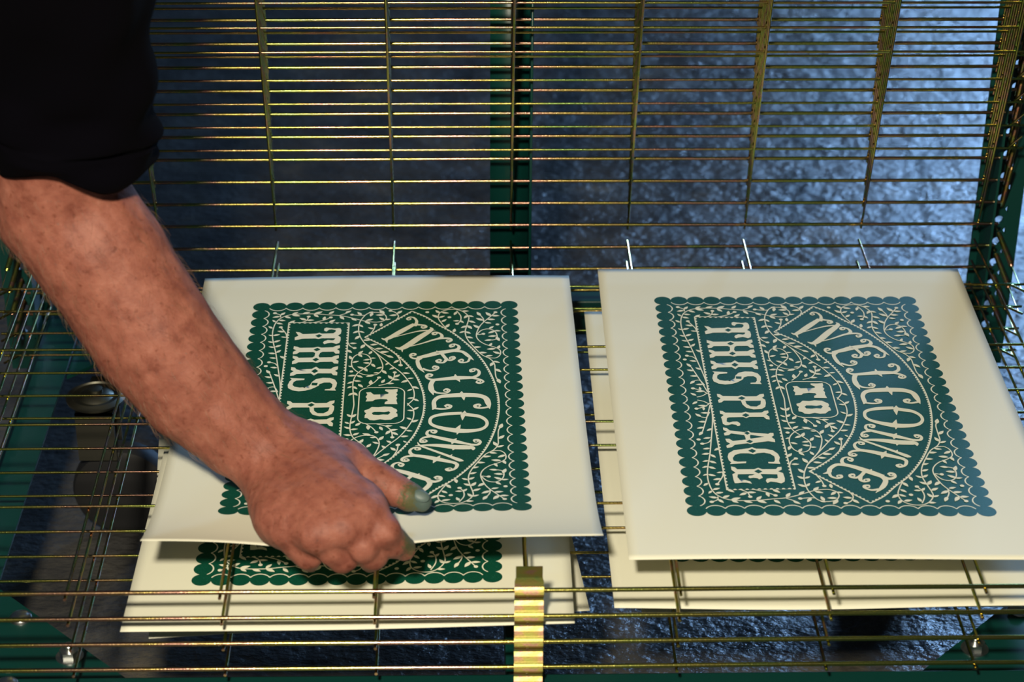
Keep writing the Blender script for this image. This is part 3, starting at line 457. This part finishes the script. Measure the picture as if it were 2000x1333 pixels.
# ---------------------------------------------------------------- person: forearm and hand grown from a distance field
FORE = [[[-0.2877, -0.3733, 0.2285, 0.0316], [-0.3078, -0.3798, 0.2158, 0.0316]], [[-0.2626, -0.3799, 0.1869, 0.03], [-0.282, -0.3859, 0.1753, 0.03]], [[-0.2342, -0.3931, 0.1401, 0.0293], [-0.2527, -0.3992, 0.1282, 0.0293]], [[-0.2081, -0.4002, 0.1039, 0.0267], [-0.2234, -0.4068, 0.0914, 0.0267]], [[-0.182, -0.4043, 0.0732, 0.0227], [-0.1937, -0.4105, 0.0615, 0.0227]], [[-0.1611, -0.4045, 0.0512, 0.0195], [-0.1705, -0.4102, 0.0407, 0.0195]]]
HAND = dict([('mc2', [[-0.1448, -0.4109, 0.052, 0.015], [-0.1217, -0.4518, 0.054, 0.0143], [-0.1027, -0.483, 0.052, 0.0124]]), ('mc3', [[-0.1494, -0.4188, 0.053, 0.0149], [-0.1279, -0.4713, 0.055, 0.0138], [-0.1159, -0.4938, 0.05, 0.0117]]), ('mc4', [[-0.1575, -0.4265, 0.05, 0.0149], [-0.1409, -0.4755, 0.052, 0.0134], [-0.1348, -0.4949, 0.047, 0.0117]]), ('mc5', [[-0.167, -0.4296, 0.044, 0.0135], [-0.1535, -0.4792, 0.042, 0.0118]]), ('hyp', [[-0.1698, -0.4373, 0.043, 0.0141], [-0.1614, -0.4779, 0.044, 0.0131]]), ('row', [[-0.1044, -0.4729, 0.05, 0.0118], [-0.1169, -0.4872, 0.051, 0.0114], [-0.135, -0.4898, 0.049, 0.0114], [-0.1525, -0.4739, 0.044, 0.0118]]), ('palm', [[-0.1443, -0.4252, 0.043, 0.0149], [-0.1246, -0.4785, 0.046, 0.0131]]), ('tmc', [[-0.1428, -0.4013, 0.048, 0.0137], [-0.1176, -0.4148, 0.045, 0.0154], [-0.0961, -0.4302, 0.041, 0.0112]]), ('thumb', [[-0.0961, -0.4302, 0.041, 0.0112], [-0.0866, -0.4356, 0.038, 0.0105], [-0.0764, -0.4406, 0.036, 0.0091], [-0.0683, -0.4424, 0.0335, 0.0067]]), ('index', [[-0.1027, -0.483, 0.052, 0.0124], [-0.092, -0.4951, 0.046, 0.0107], [-0.086, -0.4889, 0.033, 0.0098], [-0.0793, -0.4843, 0.025, 0.0079]]), ('middle', [[-0.1159, -0.4938, 0.05, 0.0117], [-0.1049, -0.5022, 0.04, 0.0104], [-0.0995, -0.4975, 0.03, 0.0101]]), ('ring', [[-0.1348, -0.4949, 0.047, 0.0117], [-0.1231, -0.5022, 0.037, 0.01], [-0.1179, -0.5007, 0.03, 0.0098]]), ('pinky', [[-0.1535, -0.4792, 0.042, 0.0115], [-0.1443, -0.4956, 0.035, 0.0098], [-0.1395, -0.4972, 0.029, 0.0088]])])
def segd(P, a, b):
    a, b = np.array(a, np.float32), np.array(b, np.float32); ab = b[:3] - a[:3]; t = np.clip(((P - a[:3]) @ ab) / (ab @ ab), 0, 1)
    return np.linalg.norm(P - a[:3] - t[..., None] * ab, axis=-1) - (a[3] + t * (b[3] - a[3]))
def chain(P, pts): 
    d = segd(P, pts[0], pts[1])
    for a, b in zip(pts[1:-1], pts[2:]): d = smin(d, segd(P, a, b), .003)
    return d
def smin(a, b, k):
    h = np.clip(.5 + .5 * (b - a) / k, 0, 1); return b * (1 - h) + a * h - k * h * (1 - h)
def body_sdf(P):
    ext = [[-.0, .012, .06, .0]]
    rad = [r[0] for r in FORE]; uln = [r[1] for r in FORE]
    up = [float(x) for x in (np.array(rad[0][:3]) * 2 - np.array(rad[1][:3]))]
    rad = [[-.284, -.382, .320, .032], [-.291, -.376, .270, .033]] + rad; uln = [[-.294, -.390, .320, .030], [-.304, -.382, .262, .032]] + uln
    d = smin(chain(P, rad), chain(P, uln), .02)
    # muscle belly on the outside of the forearm, tendon ridges near the wrist
    d = smin(d, segd(P, [-.272, -.390, .190, .026], [-.225, -.408, .118, .018]), .022)
    d = smin(d, segd(P, [-.200, -.4270, .0900, .0060], [-.158, -.4260, .0560, .0060]), .010)
    palm = chain(P, HAND['mc2'])
    for k in ('row', 'mc3', 'mc4', 'mc5', 'hyp', 'palm', 'tmc'): palm = smin(palm, chain(P, HAND[k]), .016)
    d = smin(d, palm, .016)
    for x, y, z in ((-.1024, -.4905, .0530), (-.1162, -.5020, .0520), (-.1336, -.5040, .0495), (-.1510, -.4920, .0445)):
        d = smin(d, np.linalg.norm(P - np.array((x, y, z), np.float32), axis=-1) - .0108, .010)
    # tendons over the back of the hand
    for k, q in (('mc2', 0), ('mc3', 0), ('mc4', 0)):
        a, b = HAND[k][0], HAND[k][-1]
        d = smin(d, segd(P, [a[0], a[1] - .004, a[2] + .0095, .0030], [b[0], b[1] - .003, b[2] + .0085, .0030]), .008)
    d = smin(d, chain(P, HAND['thumb']), .006)
    ix = chain(P, HAND['index']); mi = chain(P, HAND['middle'] + [[-.1005, -.4885, .0185, .0068], [-.100, -.4740, .0120, .0064]])
    ri = chain(P, HAND['ring'] + [[-.1185, -.4885, .0185, .0066], [-.118, -.4740, .0120, .0062]])
    pi = chain(P, HAND['pinky'] + [[-.1400, -.4875, .0180, .0062], [-.139, -.4750, .0115, .0058]])
    fing = smin(smin(smin(ix, mi, .0012), ri, .0012), pi, .0012)
    d = smin(d, fing, .0032)
    # creases across the thumb and index joints
    for c, n, r in (((-.0790, -.4440, .047), (.92, -.35, -.1), .0011), ((-.0815, -.4435, .048), (.92, -.35, -.1), .0009), ((-.0890, -.4405, .051), (.93, -.3, -.1), .0009)):
        n = np.array(n, np.float32); q = P - np.array(c, np.float32); al = np.abs(q @ n); rr = np.linalg.norm(q, axis=-1)
        d = d + r * np.exp(-(al / .0007) ** 2) * np.exp(-(rr / .009) ** 2)
    # soft unevenness of the skin
    X, Y, Z = P[..., 0], P[..., 1], P[..., 2]
    d = d + .00035 * np.sin(X * 210 + Y * 90) * np.sin(Y * 170 - Z * 120 + 1) + .0002 * np.sin(X * 520 + Z * 300) * np.sin(Y * 480 + 2)
    return d
def surface_nets(f, lo, hi, h):
    n = [int(math.ceil((b - a) / h)) + 1 for a, b in zip(lo, hi)]
    V = np.empty(n, np.float32); ys = np.arange(n[1], dtype=np.float32) * h + lo[1]; zs = np.arange(n[2], dtype=np.float32) * h + lo[2]
    YY, ZZ = np.meshgrid(ys, zs, indexing='ij')
    for i in range(n[0]): V[i] = f(np.stack([np.full_like(YY, lo[0] + i * h), YY, ZZ], -1).astype(np.float32))
    s = V < 0; cs = [(a, b, c) for a in (0, 1) for b in (0, 1) for c in (0, 1)]
    sl = lambda A, a, b, c: A[a:n[0] - 1 + a, b:n[1] - 1 + b, c:n[2] - 1 + c]
    tot = sum(sl(s, *c).astype(np.int8) for c in cs); act = (tot > 0) & (tot < 8)
    I = np.argwhere(act); acc = np.zeros((len(I), 3)); cnt = np.zeros(len(I))
    for p in cs:
        for ax in range(3):
            if p[ax]: continue
            q = list(p); q[ax] = 1; va = V[tuple((I + p).T)]; vb = V[tuple((I + q).T)]; mk = (va < 0) != (vb < 0)
            t = np.where(mk, va / np.where(mk, va - vb, 1), 0); pos = I + np.array(p) + 0.0; pos = pos.copy(); pos[:, ax] += t
            acc[mk] += pos[mk]; cnt[mk] += 1
    verts = acc / cnt[:, None] * h + np.array(lo)
    idx = -np.ones(act.shape, np.int64); idx[tuple(I.T)] = np.arange(len(I)); faces = []
    for ax in range(3):
        b, c = (ax + 1) % 3, (ax + 2) % 3
        A = np.moveaxis(s, (ax, b, c), (0, 1, 2)); D = np.moveaxis(idx, (ax, b, c), (0, 1, 2))
        e = np.argwhere(A[:-1, 1:-1, 1:-1] != A[1:, 1:-1, 1:-1]); e[:, 1:] += 1
        i, j, k = e.T; fl = A[i, j, k]
        quad = np.stack([D[i, j - 1, k - 1], D[i, j, k - 1], D[i, j, k], D[i, j - 1, k]], 1)
        ok = (quad >= 0).all(1); quad[~fl] = quad[~fl][:, ::-1]; faces.append(quad[ok])
    return verts, np.concatenate(faces)
vs, fs = surface_nets(body_sdf, (-.372, -.550, -.006), (-.050, -.310, .356), .00125)
vs[:, 2] += Z0
M_SKIN = mat('skin', rough=.6, Specular_IOR_Level=.35, Subsurface_Weight=.12, Subsurface_Scale=.004, Subsurface_Radius=(1, .35, .2)); N, L, b = nodes(M_SKIN)
v = texco(M_SKIN)
tone = ramp(M_SKIN, noise(M_SKIN, v, 75, 6, .66), [(.32, (.185, .055, .036)), (.45, (.245, .080, .053)), (.60, (.300, .106, .071)), (.70, (.340, .130, .090))])
spots = ramp(M_SKIN, noise(M_SKIN, v, 260, 3, .5), [(.60, (1, 1, 1)), (.72, (.62, .50, .42))])
mx = N.new('ShaderNodeMix'); mx.data_type = 'RGBA'; mx.blend_type = 'MULTIPLY'; mx.inputs[0].default_value = .8
L.new(tone, mx.inputs[6]); L.new(spots, mx.inputs[7]); cur = mx.outputs[2]
def stain(cur, c, r, col, thr=.46, hard=.12, sc=420):
    geo = N.new('ShaderNodeTexCoord'); d = N.new('ShaderNodeVectorMath'); d.operation = 'DISTANCE'; L.new(geo.outputs['Object'], d.inputs[0]); d.inputs[1].default_value = c
    mr = N.new('ShaderNodeMapRange'); mr.inputs[1].default_value = r; mr.inputs[2].default_value = r * .25; L.new(d.outputs['Value'], mr.inputs[0])
    nz = noise(M_SKIN, v, sc, 4, .7); ad = N.new('ShaderNodeMath'); ad.operation = 'MULTIPLY_ADD'; L.new(mr.outputs[0], ad.inputs[0]); ad.inputs[1].default_value = .75; L.new(nz, ad.inputs[2])
    m2 = N.new('ShaderNodeMapRange'); m2.inputs[1].default_value = thr + .32; m2.inputs[2].default_value = thr + .32 + hard * 2; m2.inputs[4].default_value = .85; L.new(ad.outputs[0], m2.inputs[0])
    x = N.new('ShaderNodeMix'); x.data_type = 'RGBA'; L.new(m2.outputs[0], x.inputs[0]); L.new(cur, x.inputs[6]); x.inputs[7].default_value = (*col, 1); return x.outputs[2]
cur = stain(cur, (-.070, -.4450, Z0 + .036), .022, (.055, .085, .030))
cur = stain(cur, (-.0665, -.4440, Z0 + .036), .011, (.06, .10, .095), .30)
cur = stain(cur, (-.077, -.4860, Z0 + .034), .017, (.060, .090, .035))
cur = stain(cur, (-.095, -.4560, Z0 + .052), .022, (.10, .09, .05), .56)
L.new(cur, b.inputs['Base Color'])
bump(M_SKIN, noise(M_SKIN, texco(M_SKIN, (1, 1, 1)), 150, 5, .6), .35, .0016)
bump(M_SKIN, noise(M_SKIN, texco(M_SKIN, (1, 2.2, 1)), 700, 3, .6), .35, .0005)
me = bpy.data.meshes.new('person'); me.from_pydata(vs.tolist(), [], fs.tolist()); me.update()
per = link('person', me, M_SKIN)
tag(per, 'person reaching in from the left, bare forearm and inky fingers lifting a print', 'person')
# thumbnail
g = MB(); g.lathe([(.0001, .0012), (.0022, .0011), (.0040, .0006), (.0047, -.0002), (.0044, -.0010), (.0001, -.0012)], (0, 0, 0), 20)
nl = g.build('thumbnail', mat('stained_nail', (.085, .125, .115), .5), per); nl.location = (-.0688, -.4465, Z0 + .0405)
nl.scale = (1.25, .85, 1); nl.rotation_euler = (math.radians(38), math.radians(18), math.radians(-12))
nl['label'] = 'grey-green ink stained nail'
# arm hair: tiny curved strands
rng = np.random.RandomState(3); g = MB()
tri = vs[fs[:, 0]]; nrm = np.cross(vs[fs[:, 1]] - vs[fs[:, 0]], vs[fs[:, 2]] - vs[fs[:, 0]]); nrm /= np.linalg.norm(nrm, axis=1)[:, None] + 1e-12
ax = np.array([.46, -.12, -.86]); ok = np.where((tri[:, 2] > Z0 + .055) & (tri[:, 0] < -.15) & (tri[:, 2] < Z0 + .24))[0]
for i in rng.choice(ok, 1500, False):
    p = tri[i]; nn = nrm[i]; d = ax + rng.normal(0, .35, 3); d -= nn * (d @ nn); d /= np.linalg.norm(d)
    l = rng.uniform(.006, .012); a = Vector(p - nn * .0004); bq = Vector(p + nn * l * .22 + d * l * .45); c = Vector(p + nn * l * .26 + d * l)
    g.tube([a, bq, c], [.000045, .00004, .00002], 3, False)
hr = g.build('arm_hair', mat('arm_hair', (.20, .11, .055), .5), per); hr['kind'] = 'stuff'; hr['label'] = 'fine light brown arm hair'
# rolled shirt sleeve
ring = []; ns, nt = 46, 96
AX = [Vector(p) for p in [(-.2880, -.3830, .2660), (-.2860, -.3835, .2740), (-.2840, -.3850, .2880), (-.2790, -.3920, .3225), (-.2750, -.4142, .3712), (-.2680, -.4502, .4300), (-.2500, -.5221, .5479), (-.220, -.600, .680)]]
RD = [.047, .0510, .0525, .0525, .0520, .0510, .052, .060]
pts = catmull([(*p, r) for p, r in zip(AX, RD)], 12); g = MB(); V = []
def fold(t, q): return .0022 * math.sin(3 * q + 9 * t) + .0016 * math.sin(5 * q - 22 * t + 1) + .0030 * math.sin(34 * t + 1.6 * math.sin(q)) * (.5 + .5 * math.sin(q + 1))
m = len(pts)
for i in range(m):
    t = i / (m - 1); p = Vector(pts[i][:3]); r = pts[i][3]
    a = Vector(pts[max(i - 1, 0)][:3]); c = Vector(pts[min(i + 1, m - 1)][:3]); tg = (c - a).normalized()
    u = Vector((1, 0, 0)); u = (u - tg * u.dot(tg)).normalized(); w2 = tg.cross(u)
    for k in range(nt):
        q = 2 * math.pi * k / nt
        rr = r + fold(t, q) + (.004 if t < .17 else 0) * (1 if t > .02 else .5)
        dz = -(.012 * max(0, math.cos(q + .80)) ** 7 + .026 * max(0, -math.cos(q)) ** 1.3) * max(0, 1 - t / .15)          # cuff hangs lower on one side
        V.append(p + (u * math.cos(q) * 1.0 + w2 * math.sin(q) * .92) * rr + Vector((0, 0, dz)))
g.add(V, [(i * nt + k, i * nt + (k + 1) % nt, (i + 1) * nt + (k + 1) % nt, (i + 1) * nt + k) for i in range(m - 1) for k in range(nt)])
sl = g.build('shirt_sleeve', M_CLOTH, per); sl.location = (0, 0, Z0); so = sl.modifiers.new('cloth', 'SOLIDIFY'); so.thickness = .0025; so.offset = -1
sl['label'] = 'dark navy rolled-up sleeve'
